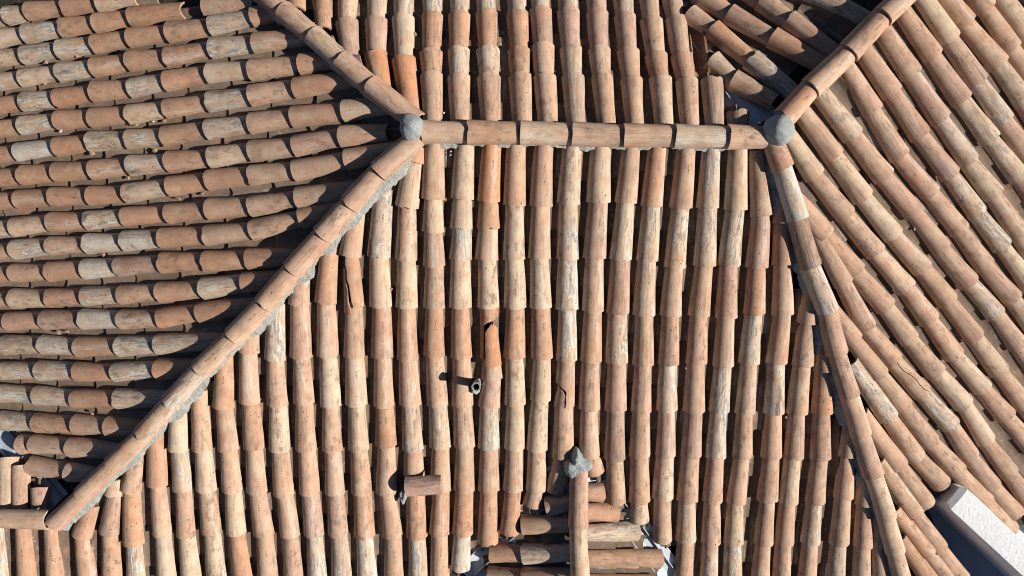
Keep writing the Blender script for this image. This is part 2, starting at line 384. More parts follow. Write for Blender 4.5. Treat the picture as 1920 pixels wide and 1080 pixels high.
W = [('240,-8 175,0 109,7 40,15 0,24 -60,33', 'coosc'), ('460,-3 374,6', 't'), ('325,13 235,26 168,37 104,46 35,58 -20,68', 'ooosc'),
 ('500,18 465,25 386,42 305,54 232,65 165,77 99,87 32,98 -30,108', 'ogooosgc'), ('536,68 468,75 387,85 302,102 230,109 164,121 99,131 29,142 -35,152', 'ogooogcs'),
 ('590,110 555,115 461,126 381,132 300,147 235,160 162,167 94,180 31,187 -32,197', 'otcogoogo'), ('634,155 545,160 461,174 381,186 301,200 230,211 160,217 96,222 28,232 -35,241', 'otgocooso'),
 ('686,198 637,203 540,215 461,227 379,239 297,252 229,258 156,262 93,272 20,282 -42,290', 'cotgossowo'), ('712,245 631,252 544,270 461,280 384,292 304,300 232,307 161,316 91,320 27,326 -38,333', 'tptcosoooo'),
 ('680,290 642,296 544,317 461,326 380,335 306,347 225,360 157,365 85,367 20,372 -45,378', 'tttoocoooo'), ('617,355 549,370 461,385 381,390 304,399 222,405 152,412 82,415 12,425 -50,432', 'tttoosocs'),
 ('570,402 556,407 464,430 376,440 291,445 220,451 150,456 81,460 12,467 -50,475', 'ottowwtgo'), ('515,470 456,485 374,490 292,492 209,500 146,504 79,509 11,512 -55,518', 'ooopwoto'),
 ('465,524 448,530 369,541 287,548 215,553 146,556 79,559 10,560 -58,565', 'osotsoco'), ('412,580 363,587 289,597 215,600 142,599 69,601 1,604 -68,606', 'ootwppo'),
 ('360,640 285,647 211,651 134,652 66,648 -5,648 -70,650', 'sgogss'), ('315,692 284,695 204,700 131,699 60,697 -10,697 -75,698', 'ogogss'),
 ('272,745 207,750 127,750 55,744 -12,740 -78,738', 'sosgg'), ('218,801 190,803 129,799 55,796 -12,792 -78,790', 'opogg'),
 ('172,840 119,842 49,836 25,837', 'ttt'), ('130,886 116,889 44,878', 'ct')]
E = [('1717,1042 1762,1105', 'o'), ('1702,992 1750,1042 1800,1105', 'ot'), ('1672,900 1727,970 1772,1035 1815,1095', 'ttt'), ('1645,808 1697,880 1748,952', 'tt'),
 ('1622,712 1678,788 1729,863 1778,914', 'gtt'), ('1578,590 1610,640 1660,707 1705,767 1757,835 1808,890 1860,947 1907,1000', 'ttttttt'),
 ('1545,478 1592,532 1635,617 1686,679 1740,740 1795,802 1830,860 1873,917 1917,970', 'tpttgtpt'), ('1500,345 1557,442 1615,511 1672,577 1717,640 1767,702 1820,762 1862,832 1905,892 1950,955', 'tttctcctt'),
 ('1483,245 1538,329 1597,404 1654,475 1711,542 1755,602 1802,670 1855,732 1900,785 1950,845', 'cttcttctt'), ('1515,212 1574,292 1630,370 1687,442 1742,505 1790,567 1840,635 1887,700 1935,765', 'tcctttct'),
 ('1550,170 1611,253 1670,331 1727,400 1777,467 1830,532 1880,592 1922,650 1965,710', 'stpttstt'), ('1590,130 1648,206 1699,292 1757,362 1812,432 1860,500 1912,562 1960,630', 'ttptttc'),
 ('1627,92 1685,172 1738,252 1795,328 1845,400 1892,462 1940,530', 'tppssc'), ('1665,55 1722,137 1777,222 1830,301 1877,365 1925,440', 'tpgct'),
 ('1700,18 1762,102 1817,185 1871,260 1925,332', 'tpss'), ('1725,-20 1795,70 1847,150 1897,225 1945,295', 'cpst'), ('1770,-30 1825,40 1887,117 1935,190', 'otc'),
 ('1822,-55 1862,12 1911,88 1960,160', 'ttt'), ('1880,-30 1925,40 1970,110', 'ct'), ('1940,-30 1985,40', 't')]
V = [('1448,178 1376,141 1335,104', 'tc'), ('1478,138 1410,102 1337,45 1293,16', 'got'), ('1522,95 1451,60 1369,16 1310,-22', 'opt'), ('1560,50 1482,27 1432,-8', 'pt'), ('1605,14 1520,-28', 'g')]
Q = [('-2,955 5,858', 'c'), ('25,956 30,873', 't'), ('61,957 67,914', 'p')]
DR = [('1100,928 1136,928', 'o'), ('1100,966 1164,965', 'o'), ('1100,1006 1202,1001', 's'), ('1100,1054 1201,1053 1245,1054', 'oo'), ('1100,1100 1230,1103', 'o')]
DL = [('1075,945 1022,955', 't'), ('1078,988 976,989', 't'), ('1078,1042 976,1045 916,1042', 'go'), ('1078,1088 976,1089 912,1087', 'ot')]

def hip_cross(p, d, poly):
    """where the ray p + t d (t > 0) meets a polyline, in pixels"""
    best = None
    for (x0, y0), (x1, y1) in zip(poly, poly[1:]):
        ex, ey = x1 - x0, y1 - y0; den = d[0] * ey - d[1] * ex
        if abs(den) < 1e-9: continue
        t = ((x0 - p[0]) * ey - (y0 - p[1]) * ex) / den; w = ((x0 - p[0]) * d[1] - (y0 - p[1]) * d[0]) / den
        if -0.02 <= w <= 1.02 and t > 0 and (best is None or t < best): best = t
    return best
def reach(course, looks, polys, margin, most=1e9):
    """carry the head of a course that the photo shows only up to a shadow's edge on to under the ridge tiles"""
    p, q = course[0], course[1]
    L = math.hypot(p[0] - q[0], p[1] - q[1])
    if len(course) > 2: q2 = course[2]; d = (course[1][0] - q2[0], course[1][1] - q2[1])
    else: d = (p[0] - q[0], p[1] - q[1])
    l = math.hypot(*d); d = (d[0] / l, d[1] / l)
    ts = [t for t in (hip_cross(course[1], d, h) for h in polys) if t]
    if not ts: return course, looks
    t = min(max(min(ts) - margin, L), L + most)
    if most < 1e9 and t <= L + most: return [(course[1][0] + d[0] * t, course[1][1] + d[1] * t)] + course[1:], looks
    c1 = course[1]
    if t <= 138: return [(c1[0] + d[0] * t, c1[1] + d[1] * t)] + course[1:], looks
    half = t - 80 if t - 80 > 30 else t / 2
    return [(c1[0] + d[0] * t, c1[1] + d[1] * t), (c1[0] + d[0] * (t - half), c1[1] + d[1] * (t - half))] + course[1:], looks[0] + looks

FIELD = []   # dicts: facet, col, idx, P0, P1, look, area
def add_field(fac, cols, polys=None, margin=14, extra=2):
    for ci, (txt, looks) in enumerate(cols):
        c = P(txt)
        if polys and not (fac == 'W' and ci <= 2) and not (fac == 'S' and ci < 30): c, looks = reach(c, looks, polys, margin, 26 if fac == 'E' else 1e9)
        pl = PL[fac]
        pts = [pl.at(*p) for p in c]
        n_in = len(c)
        last = c[-1]
        off = last[0] < 2 or last[0] > 1918 or last[1] < 2 or last[1] > 1078
        if off and extra:
            d = (pts[-1] - pts[-2]).normalized()
            for e in range(extra): pts.append(pts[-1] + d * 0.37); looks = looks + rng.choice('ttocp')
        for i in range(1, len(pts)):
            vis = 0.0
            if i < n_in:
                (x0, y0), (x1, y1) = c[i - 1], c[i]
                steps = [(x0 + (x1 - x0) * k / 20, y0 + (y1 - y0) * k / 20) for k in range(21)]
                vis = sum(1 for x, y in steps if 0 <= x < 1920 and 0 <= y < 1080) / 21 * math.hypot(x1 - x0, y1 - y0)
                vis *= F * 0.18 / (CAMZ - pts[i].z)
            FIELD.append(dict(f=fac, col=ci, i=i, P0=pts[i - 1], P1=pts[i], look=looks[i - 1], area=vis, first=(i == 1)))

HL = [HIP['HL1'], HIP['HL2']]
add_field('S', S, [HIP['HR2']], 16); add_field('N', N, extra=3)
add_field('W', W, HL, 16, 3); add_field('E', E, [HIP['HR2'], HIP['HR1']], 12, 2); add_field('V', V, [HIP['HR1']], 14, 2)
add_field('Q', Q, extra=0); add_field('DR', DR, extra=0); add_field('DL', DL, extra=0)

ORD = ('first second third fourth fifth sixth seventh eighth ninth tenth eleventh twelfth thirteenth fourteenth fifteenth sixteenth seventeenth eighteenth '
       'nineteenth twentieth').split()
ORD += ['twenty-' + w for w in ORD[:9]] + ['thirtieth'] + ['thirty-' + w for w in ORD[:9]]
def field_label(t):
    w = LOOK[t['look']][2]; i = ORD[t['i'] - 1]; c = ORD[t['col']]
    return {'S': f"{w} tile, {i} down the {c} column from the left, lower slope",
            'N': f"{w} tile, {i} from the ridge in the {c} column, upper slope",
            'W': f"{w} tile, {i} from the hip in the {c} row from the top, left slope",
            'E': f"{w} tile, {i} down the {c} column from the bottom, right slope",
            'V': f"{w} tile, {i} from the ridge, {c} row above the valley, upper right slope",
            'Q': f"{w} tile, {c} from the left above the short ridge, lower left corner",
            'DR': f"{w} tile, {i} out from the ridge, {c} row on right side of small gable",
            'DL': f"{w} tile, {i} out from the ridge, {c} row on left side of small gable"}[t['f']]
GROUP = 'clay barrel tiles covering the roof'
SPECIAL = {('S', 14, 2): 'broken', ('S', 19, 5): 'orange', ('S', 22, 5): 'chip', ('S', 11, 3): 'crack', ('E', 6, 4): 'crack2'}
order = sorted(FIELD, key=lambda t: -(t['area'] + (1e6 if (t['f'], t['col'], t['i']) in SPECIAL else 0)))
for r, t in enumerate(order): t['own'] = r < 306 and t['area'] > 150
rest = []
for t in FIELD:
    fac = t['f']; n = PL[fac].n
    kw = dict(look=t['look'], facet=fac)
    if fac in ('DR', 'DL', 'Q'): kw['ext'] = 0.02
    if t['first']: kw['ext'] = 0.035
    sp = SPECIAL.get((fac, t['col'], t['i']))
    P0, P1 = t['P0'], t['P1']
    if sp:
        mid = (P0 + P1) / 2
        e = tag(empty('broken_tile', mid), None, 'roof tile', GROUP)
        ad = (P1 - P0).normalized(); sd = ad.cross(n).normalized()
        if sp == 'broken':
            e['label'] = 'terracotta tile split down its left side, lower half of its left flank slipped, below the left hip'
            e['label'] = 'terracotta tile split by a long dark gap, near the middle of the left hip'
            cut = lambda v: -0.42 + 0.62 * max(0, (v - 0.35)) + 0.05 * math.sin(v * 21)
            da = tile_data(P0, P1 - ad * 0.02, n, ulo=lambda v: cut(v) + 0.17, **kw)
            kw['ext'] = -0.10
            db = tile_data(P0, P1 + ad * 0.03, n + sd * 0.10, uhi=lambda v: cut(min(1, .35 + .65 * v)) - 0.07, **kw)
        elif sp == 'orange':
            e['label'] = 'bright orange tile broken in two beside the upright vent pipe'
            cut = lambda v: 0.97 if v < 0.30 else (0.97 - 1.45 * min(1, (v - 0.30) / 0.09) - 0.14 * max(0, v - .4) + 0.02 * math.sin(v * 25))
            da = tile_data(P0, P1 - ad * 0.045, n, uhi=lambda v: min(1, cut(v)), nv=25, **kw)
            kw['ext'] = -0.135; kw['lipnoise'] = 0.006
            db = tile_data(P0 + n * 0.016 + sd * 0.012, P1 + ad * 0.012 + n * 0.020 + sd * 0.014, n + sd * 0.12, ulo=lambda v: -0.17 + 0.45 * max(0, .16 - v) / .16 - 0.08 * v + 0.02 * math.sin(v * 19),
                           uhi=lambda v: 1.0 - 0.5 * max(0, .12 - v) / .12, nv=17, **kw)
        elif sp == 'chip':
            e['label'] = 'tan tile with its lower left corner snapped off, above the small gable'
            cut = lambda v: -1.0 if v < 0.52 else -1.0 + 0.92 * min(1, (v - 0.52) / 0.16) + 0.02 * math.sin(v * 30)
            da = tile_data(P0, P1, n, ulo=lambda v: max(-1, cut(v) + (0.17 if v > .56 else 0)), nv=25, **kw)
            kw['ext'] = -0.235
            db = tile_data(P0 - sd * 0.026 - n * 0.004, P1 - sd * 0.012 + ad * 0.004, n - sd * 0.05, uhi=lambda v: -0.80 + 0.72 * min(1, v / .30) + 0.02 * math.sin(v * 17), nv=13, **kw)
        elif sp == 'crack':
            e['label'] = 'cream tile with a long black crack down its middle, lower slope'
            cut = lambda v: -0.05 + 0.10 * v + 0.035 * math.sin(v * 23) + 0.03 * math.sin(v * 51)
            da = tile_data(P0, P1, n, ulo=lambda v: cut(v) + 0.045 * (1.15 - v), **kw)
            db = tile_data(P0, P1, n, uhi=lambda v: cut(v) - 0.045 * (1.15 - v), **kw)
        else:
            e['label'] = 'tan tile with a thin winding crack along its crown, right slope'
            cut = lambda v: -0.15 + 0.35 * v + 0.07 * math.sin(v * 13) + 0.03 * math.sin(v * 41)
            da = tile_data(P0, P1, n, ulo=lambda v: cut(v) + 0.02, **kw)
            db = tile_data(P0, P1, n, uhi=lambda v: cut(v) - 0.02, **kw)
        for dd in (da, db):
            for key in ('par', 'par2', 'tint'): dd[key] = np.tile(da[key][0], (len(dd['V']), 1))
            ob = tile_object('fragment', dd, e)
        continue
    if t['own']:
        d = tile_data(P0, P1, n, **kw)
        tag(tile_object('barrel_tile', d), field_label(t), 'roof tile', GROUP)
    else:
        rest.append(tile_data(P0, P1, n, nu=11, nv=7, **kw))
if rest:
    o0 = np.mean([d['V'].mean(axis=0) for d in rest], axis=0)
    tag(link('barrel_tiles', tile_mesh('barrel_tiles', rest, o0), None, Vector(o0)), 'remaining clay barrel tiles of the roof, partly hidden or small', 'roof tiles', None, 'stuff')

# ------------------------------------------------------------------ channel tiles in the gaps between the courses
CH = []
def channel_between(fac, ca, cb, ia, ib):
    pl = PL[fac]
    A = [pl.at(*p) for p in ca]; B = [pl.at(*p) for p in cb]
    dwn = Vector((pl.g[0], pl.g[1], 0)); dwn.z = -dwn.dot(Vector((pl.g[0], pl.g[1], 0))); dwn.normalize()
    def interp(c, s):
        ss = [p.dot(dwn) for p in c]
        if s <= ss[0]: a, b = c[0], c[1]; i = 0
        elif s >= ss[-1]: a, b = c[-2], c[-1]; i = len(c) - 2
        else:
            i = max(k for k in range(len(ss) - 1) if ss[k] <= s); a, b = c[i], c[i + 1]
        w = (s - ss[i]) / max(1e-6, ss[i + 1] - ss[i]); return a + (b - a) * w
    s0 = min(A[0].dot(dwn), B[0].dot(dwn)) - 0.02
    s0 = max(A[0].dot(dwn), B[0].dot(dwn)) - {'W': 0.16, 'S': 0.05, 'E': -0.02, 'N': -0.06, 'V': -0.06}.get(fac, 0.0)
    s1 = max(A[-1].dot(dwn), B[-1].dot(dwn))
    ends_in = any(2 < c[-1][0] < 1918 and 2 < c[-1][1] < 1078 for c in (ca, cb)) or fac == 'E' and ia < 5
    if ends_in: s1 = min(A[-1].dot(dwn), B[-1].dot(dwn)) + 0.08
    sa = [p.dot(dwn) for p in A[1:]]
    s = s0; j = 0; step = 0.36
    cuts = [s0]
    off = R.uniform(-0.06, 0.06) + 0.19
    for q in sa:
        v = q - off
        if v - cuts[-1] > 0.15: cuts.append(v)
    if ends_in: cuts = [c for c in cuts if c < s1 - 0.1] + [s1]
    while cuts[-1] < s1 + (-0.02 if ends_in else 0.9 if fac in ('W', 'N', 'S', 'E') and len(ca) > 2 else -0.02): cuts.append(cuts[-1] + step)
    for i, (a, b) in enumerate(zip(cuts, cuts[1:])):
        pa = (interp(A, a) + interp(B, a)) / 2; pb = (interp(A, b) + interp(B, b)) / 2
        CH.append(dict(f=fac, col=ia, i=i + 1, P0=pa, P1=pb))
def courses(fac, cols, polys=None):
    out = []
    for ci, (t, l) in enumerate(cols):
        c = P(t)
        if polys and ci > 2: c, _ = reach(c, l, polys, 14)
        out.append(c)
    return out
Wc = courses('W', W, HL); Wc = [Wc[0], Wc[1] + Wc[2]] + Wc[3:]
for fac, cs in (('S', courses('S', S)), ('N', courses('N', N)), ('W', Wc), ('E', courses('E', E)), ('V', courses('V', V, [HIP['HR1']])), ('Q', courses('Q', Q)), ('DR', courses('DR', DR)), ('DL', courses('DL', DL))):
    for i in range(len(cs) - 1):
        channel_between(fac, cs[i], cs[i + 1], i, i + 1)
chrest = []
def topix(p): d = CAMZ - p.z; return 960 + p.x / d * F, 540 - p.y / d * F
seen = {}
for t in CH:
    n = PL[t['f']].n
    P0, P1 = t['P0'] - n * 0.127, t['P1'] - n * 0.121
    x0, y0 = topix(P0); x1, y1 = topix(P1)
    inside = sum(1 for k in range(11) if 0 < x0 + (x1 - x0) * k / 10 < 1920 and 0 < y0 + (y1 - y0) * k / 10 < 1080) / 11
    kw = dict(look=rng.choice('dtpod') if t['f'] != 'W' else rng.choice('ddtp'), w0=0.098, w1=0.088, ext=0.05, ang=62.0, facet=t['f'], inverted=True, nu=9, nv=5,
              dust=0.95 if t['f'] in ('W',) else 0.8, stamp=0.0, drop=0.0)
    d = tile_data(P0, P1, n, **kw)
    q = R.uniform(0.8, 1.25) * {'W': 1.15, 'E': 0.72}.get(t['f'], 0.62)  # outside the left and right slopes, gap shade is painted into the tint
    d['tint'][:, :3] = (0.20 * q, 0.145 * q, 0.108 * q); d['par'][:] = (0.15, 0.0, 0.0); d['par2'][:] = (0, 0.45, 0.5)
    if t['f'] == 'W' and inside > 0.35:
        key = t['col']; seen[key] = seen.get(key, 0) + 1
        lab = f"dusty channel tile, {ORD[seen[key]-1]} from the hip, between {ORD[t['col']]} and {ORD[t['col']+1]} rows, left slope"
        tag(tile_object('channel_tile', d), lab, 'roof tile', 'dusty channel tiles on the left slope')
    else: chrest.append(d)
for (a, b, lab) in (((1317, 140), (1307, 60), 'dark red channel tile with a sunlit right edge, exposed beside the blue valley flashing'),):
    n = (PL['N'].n + Vector((-0.45, 0, 0))).normalized()
    d = tile_data(PL['N'].at(*a, -0.118), PL['N'].at(*b, -0.118), n, look='o', w0=0.07, w1=0.07, ext=0.02, ang=72.0, facet='N', inverted=True, nu=9, nv=7, stamp=0.0, drop=0.0)
    d['tint'][:, :3] = (0.27, 0.125, 0.075)
    tag(tile_object('channel_tile', d), lab, 'roof tile')
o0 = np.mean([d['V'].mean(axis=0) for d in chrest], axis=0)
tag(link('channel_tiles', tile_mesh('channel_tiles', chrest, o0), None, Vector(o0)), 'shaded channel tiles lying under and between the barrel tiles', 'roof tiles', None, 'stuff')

# ------------------------------------------------------------------ ridge and hip tiles
def caps(poly, facets, looks, label, group, lift=0.075, w=0.098, first_ext=0.05, names='ridge_tile', last_drop=0.03):
    pts = [top(facets, *p, lift) for p in poly]
    for i in range(1, len(pts)):
        P0, P1 = pts[i - 1], pts[i]
        ns = sum((PL[f].n for f in facets), Vector()).normalized()
        a = (P1 - P0).normalized(); ns = (ns - a * ns.dot(a)).normalized()
        d = tile_data(P0, P1, ns, look=looks[i - 1], w0=w * 0.88, w1=w, ext=first_ext if i == 1 else 0.07, facet='H', drop=0.024, ang=84.0, th=0.016)
        tag(tile_object(names, d), label(i, LOOK[looks[i - 1]][2]), 'ridge tile', group)
    return pts
GH = 'ridge and hip tiles bedded in mortar'
RIDGE = [(1432, 251), (1370, 251), (1269, 250), (1172, 249), (1074, 246), (976, 244), (875, 243), (790, 242)]
caps(RIDGE, 'SN', 'tsttcot', lambda i, w: f"{w} ridge tile, {ORD[7-i]} from the left dome on the level main ridge", GH, 0.07, 0.098)
hl2 = caps(HIP['HL2'], 'SW', 'tttttttgtttp'[:12], lambda i, w: f"{w} hip tile, {ORD[i-1]} below the left dome on the lower left hip", GH, 0.08, 0.097, names='hip_tile')
hl1 = caps(HIP['HL1'], 'NW', 'tpstp', lambda i, w: f"{w} hip tile, {ORD[i-1]} above the left dome on the upper left hip", GH, 0.075, 0.095, names='hip_tile')
hr1 = caps(HIP['HR1'], 'EV', 'ttto', lambda i, w: f"{w} ridge tile, {ORD[4-i]} above the right dome on the slanting upper right ridge", GH, 0.075, 0.095)
hr2 = caps(HIP['HR2'], 'SE', 'owdgpptpcct', lambda i, w: f"{w} hip tile, {ORD[i-1]} below the right dome on the lower right hip", GH, 0.075, 0.094, names='hip_tile')
caps([(-70, 977), (80, 980)], 'SQ', 't', lambda i, w: "tan ridge tile lying level at the lower left corner, meeting the hip foot", GH, 0.07, 0.092)
caps([(1088, 885), (1086, 996), (1090, 1100)], ('DR', 'DL'), 'pc', lambda i, w: f"{w} ridge tile, {ORD[i-1]} below the mortar lump on the small gable", GH, 0.07, 0.090)

# ------------------------------------------------------------------ mortar beds, domes
def noise1(x, seed):
    i = math.floor(x); f = x - i; f = f * f * (3 - 2 * f)
    h = lambda k: (math.sin((k + seed * 17.3) * 127.1) * 43758.5453) % 1.0
    return h(i) * (1 - f) + h(i + 1) * f
def mortar_bed(label, pts, fac, side, inner, outer, amp, hi, lo, seed, freq=11.0, step=0.012):
    """solid irregular strip along a hip: from inner to outer metres beside it, on the plane of one slope"""
    pl = PL[fac]; n = pl.n
    seg = [(b - a).length for a, b in zip(pts, pts[1:])]; L = sum(seg)
    m = int(L / step) + 2; rows = []
    for j in range(m):
        s = min(L * j / (m - 1), L - 1e-5); k = 0; q = s
        while q > seg[k]: q -= seg[k]; k += 1
        a = (pts[k + 1] - pts[k]).normalized(); p = pts[k] + a * q
        p = p - n * ((p - Vector((pl.A[0], pl.A[1], pl.z))).dot(n))          # onto the crown plane
        sd = (a - n * a.dot(n)).normalized().cross(n) * side
        o = outer + amp * (noise1(s * freq, seed) - 0.35) + amp * 0.35 * (noise1(s * freq * 3.3, seed + 3) - 0.5) + 0.012 * (noise1(s * 60, seed + 4) - 0.5)
        o = inner + (o - inner) * min(1.0, 0.25 + s / 0.25)
        row = []
        for c in range(7):
            w = c / 6
            h = hi + (lo - hi) * w ** 1.4 + 0.010 * (noise1(s * 9 + c * 0.9, seed + 5) - 0.5) + 0.004 * (noise1(s * 31 + c * 2.1, seed + 9) - 0.5)
            row.append(p + sd * (inner + (o - inner) * w) + n * h)
        row.append(row[-1] - n * 0.09 - sd * 0.02); row.append(row[0] - n * 0.16)
        rows.append(row)
    Vv = [v for r in rows for v in r]; w = 9; Fc = []
    for j in range(m - 1):
        for c in range(w):
            c2 = (c + 1) % w; Fc.append((j * w + c, j * w + c2, (j + 1) * w + c2, (j + 1) * w + c))
    Fc.append(tuple(range(w))); Fc.append(tuple((m - 1) * w + c for c in range(w))[::-1])
    o0 = sum(Vv, Vector()) / len(Vv)
    me = mesh_from('mortar_bed', [v - o0 for v in Vv], Fc, MORTAR, True, 50)
    return tag(link('mortar_bed', me, None, o0), label, 'mortar', 'mortar beds along hips and ridges')
ridge_pts = [top('SN', *p, 0.0) for p in RIDGE]
mortar_bed('pale mortar along the lower right side of the lower left hip', hl2, 'S', -1, 0.04, 0.132, 0.065, 0.022, -0.008, 1, 6.5)
mortar_bed('shaded mortar under the left edge of the lower left hip', hl2, 'W', 1, 0.03, 0.105, 0.03, 0.0, -0.05, 2)
mortar_bed('pale mortar along the right side of the upper left hip', hl1, 'N', 1, 0.03, 0.105, 0.035, 0.0, -0.03, 3)
mortar_bed('shaded mortar below the upper left hip', hl1, 'W', -1, 0.03, 0.11, 0.03, 0.0, -0.04, 4)
mortar_bed('scalloped mortar showing below the level main ridge', ridge_pts, 'S', -1, 0.02, 0.118, 0.05, -0.02, -0.05, 5, 5.2)
mortar_bed('hidden mortar behind the upper edge of the main ridge', ridge_pts, 'N', 1, 0.02, 0.075, 0.01, -0.03, -0.06, 6)
mortar_bed('pale mortar beside the slanting upper right ridge', hr1, 'E', -1, 0.02, 0.09, 0.045, -0.03, -0.06, 7, 6.0)
mortar_bed('dark shaded mortar on the left of the lower right hip', hr2, 'S', 1, 0.02, 0.135, 0.05, 0.0, -0.06, 8)
mortar_bed('thin mortar on the right edge of the lower right hip', hr2, 'E', -1, 0.02, 0.085, 0.035, 0.0, -0.06, 9)
mortar_bed('shaded mortar under the slanting upper right ridge', hr1, 'V', 1, 0.02, 0.10, 0.03, -0.02, -0.07, 10)
def lump(name, center, rad, squash, seed, mat, rough=0.10):
    bm = bmesh.new(); bmesh.ops.create_icosphere(bm, subdivisions=4, radius=1.0)
    for v in bm.verts:
        c = v.co.copy()
        q = 1 + rough * (math.sin(c.x * 3.1 + seed) * math.sin(c.y * 2.7 + seed * 2) + 0.6 * math.sin(c.z * 5 + c.x * 4 + seed) + 0.3 * math.sin(c.y * 11 + seed * 3 + c.x * 7))
        v.co = Vector((c.x * rad[0], c.y * rad[1], c.z * rad[2])) * q
        if v.co.z < -squash: v.co.z = -squash
    me = bpy.data.meshes.new(name); bm.to_mesh(me); bm.free(); me.materials.append(mat)
    me.polygons.foreach_set('use_smooth', [True] * len(me.polygons))
    return link(name, me, None, center)
p = top('SNW', 773, 241, 0.0)
tag(lump('mortar_dome', p + Vector((0, 0, 0.015)), (0.098, 0.108, 0.125), 0.09, 1.0, CEMENT, 0.05), 'rounded grey cement dome at the left end of the main ridge', 'cement cap', 'cement domes at the ridge ends')
p = top('SEV', 1457, 246, 0.0)
tag(lump('mortar_dome', p + Vector((0, 0, 0.015)), (0.115, 0.118, 0.125), 0.09, 4.0, CEMENT, 0.05), 'rounded grey cement dome at the right end of the main ridge', 'cement cap', 'cement domes at the ridge ends')
p = top(('S', 'DR'), 1083, 878, 0.03)
# the lump at the head of the small gable: a lobed slab of cement
outl = [(1082, 848), (1090, 862), (1102, 873), (1112, 880), (1104, 884), (1094, 889), (1085, 897), (1074, 903), (1065, 898), (1060, 884), (1062, 868), (1072, 868)]
Vv = [PL['S'].at(x, y, 0.045) for x, y in outl]; c0 = PL['S'].at(1083, 879, 0.060)
Vv = [c0 + (v - c0) * 0.84 for v in Vv]; m = len(Vv); mid_ = [c0 + (v - c0) * 0.6 + PL['S'].n * 0.014 for v in Vv]; low = [v - PL['S'].n * 0.17 for v in Vv]
allv = [c0] + mid_ + Vv + low
Fc = [(0, 1 + i, 1 + (i + 1) % m) for i in range(m)] + [(1 + i, 1 + m + i, 1 + m + (i + 1) % m, 1 + (i + 1) % m) for i in range(m)] + \
     [(1 + m + i, 1 + 2 * m + i, 1 + 2 * m + (i + 1) % m, 1 + m + (i + 1) % m) for i in range(m)] + [tuple(1 + 2 * m + i for i in range(m))[::-1]]
me = mesh_from('mortar_lump', [v - c0 for v in allv], Fc, CEMENT, True, 180)
bm = bmesh.new(); bm.from_mesh(me); bmesh.ops.triangulate(bm, faces=bm.faces)
bmesh.ops.subdivide_edges(bm, edges=bm.edges, cuts=3, smooth=0.6, use_grid_fill=True)
for v in bm.verts: v.co.z += 0.003 * math.sin(v.co.x * 70) * math.sin(v.co.y * 60 + 1) + 0.003 * math.sin(v.co.x * 170 + v.co.y * 130)
bm.to_mesh(me); bm.free(); me.polygons.foreach_set('use_smooth', [True] * len(me.polygons))
tag(link('mortar_lump', me, None, c0), 'lobed grey cement lump closing the head of the small gable ridge', 'cement cap')

# ------------------------------------------------------------------ the house under the tiles: decks, walls
house = tag(empty('house', Vector((0, 0, 0))), 'house whose dark roof deck shows in gaps beneath the clay tiles', 'house')
def deck(poly, fac, h=-0.150, th=0.06):
    n = PL[fac].n
    a = [PL[fac].at(x, y, h) for x, y in poly]; b = [v - n * th for v in a]; m = len(a)
    return a + b, [tuple(range(m)), tuple(range(2 * m - 1, m - 1, -1))] + [(i, (i + 1) % m, m + (i + 1) % m, m + i) for i in range(m)]
DP = [('S', [(770, 250), (1458, 250), (1712, 1125), (1760, 1290), (1262, 1290), (1255, 1065), (1110, 890), (1065, 890), (890, 1050), (870, 1290), (-300, 1290), (-300, 985), (88, 985)]),
      ('W', [(770, 245), (85, 985), (0, 850), (-300, 850), (-300, -80), (420, -80)]),
      ('N', [(770, 245), (1452, 247), (1385, 190), (1290, 60), (1240, -140), (330, -140)]),
      ('E', [(1458, 247), (1740, -40), (2200, -40), (2200, 985), (1900, 985), (1775, 905), (1745, 935), (1735, 945), (1765, 1010), (1820, 1125), (1712, 1125)]),
      ('V', [(1458, 247), (1400, 200), (1300, 60), (1240, -140), (1840, -140)]),
      ('Q', [(88, 985), (20, 880), (0, 850), (-120, 850), (-120, 985)]),
      ('DR', [(1087, 868), (1087, 1290), (1270, 1290), (1250, 1070), (1120, 895)]),
      ('DL', [(1087, 868), (1050, 905), (900, 1050), (880, 1290), (1087, 1290)])]
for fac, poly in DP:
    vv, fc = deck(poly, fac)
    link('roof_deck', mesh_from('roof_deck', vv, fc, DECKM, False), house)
def box(x0, x1, y0, y1, z0, z1):
    v = [(x, y, z) for z in (z0, z1) for y in (y0, y1) for x in (x0, x1)]
    return v, [(0, 2, 3, 1), (4, 5, 7, 6), (0, 1, 5, 4), (2, 6, 7, 3), (0, 4, 6, 2), (1, 3, 7, 5)]
vv, fc = box(-4.8, 2.6, -3.2, 2.6, 0.0, 5.2)
link('wall', mesh_from('wall', vv, fc, WALLM, False), house)
# ground far below and the terrace beside the eave
def sheet(name, x0, x1, y0, y1, z, mat):
    return tag(link(name, mesh_from(name, [(x0, y0, z), (x1, y0, z), (x1, y1, z), (x0, y1, z)], [(0, 1, 2, 3)], mat, False)), kind='structure')
GROUND = plain_material("dry_ground", (0.16, 0.13, 0.09), (0.22, 0.18, 0.13), 0.6, 0.4, 0.02)
sheet('ground', -150, 150, -150, 150, 0.0, GROUND)
TZ = CAMZ - 6.78
vv, fc = box(3.15, 9.0, -7.0, -1.35, TZ - 0.2, TZ)
tag(link('terrace_floor', mesh_from('terrace_floor', vv, fc, FLOORM, False)), 'pale painted terrace floor beyond the eave, mostly in shadow', None, None, 'structure')
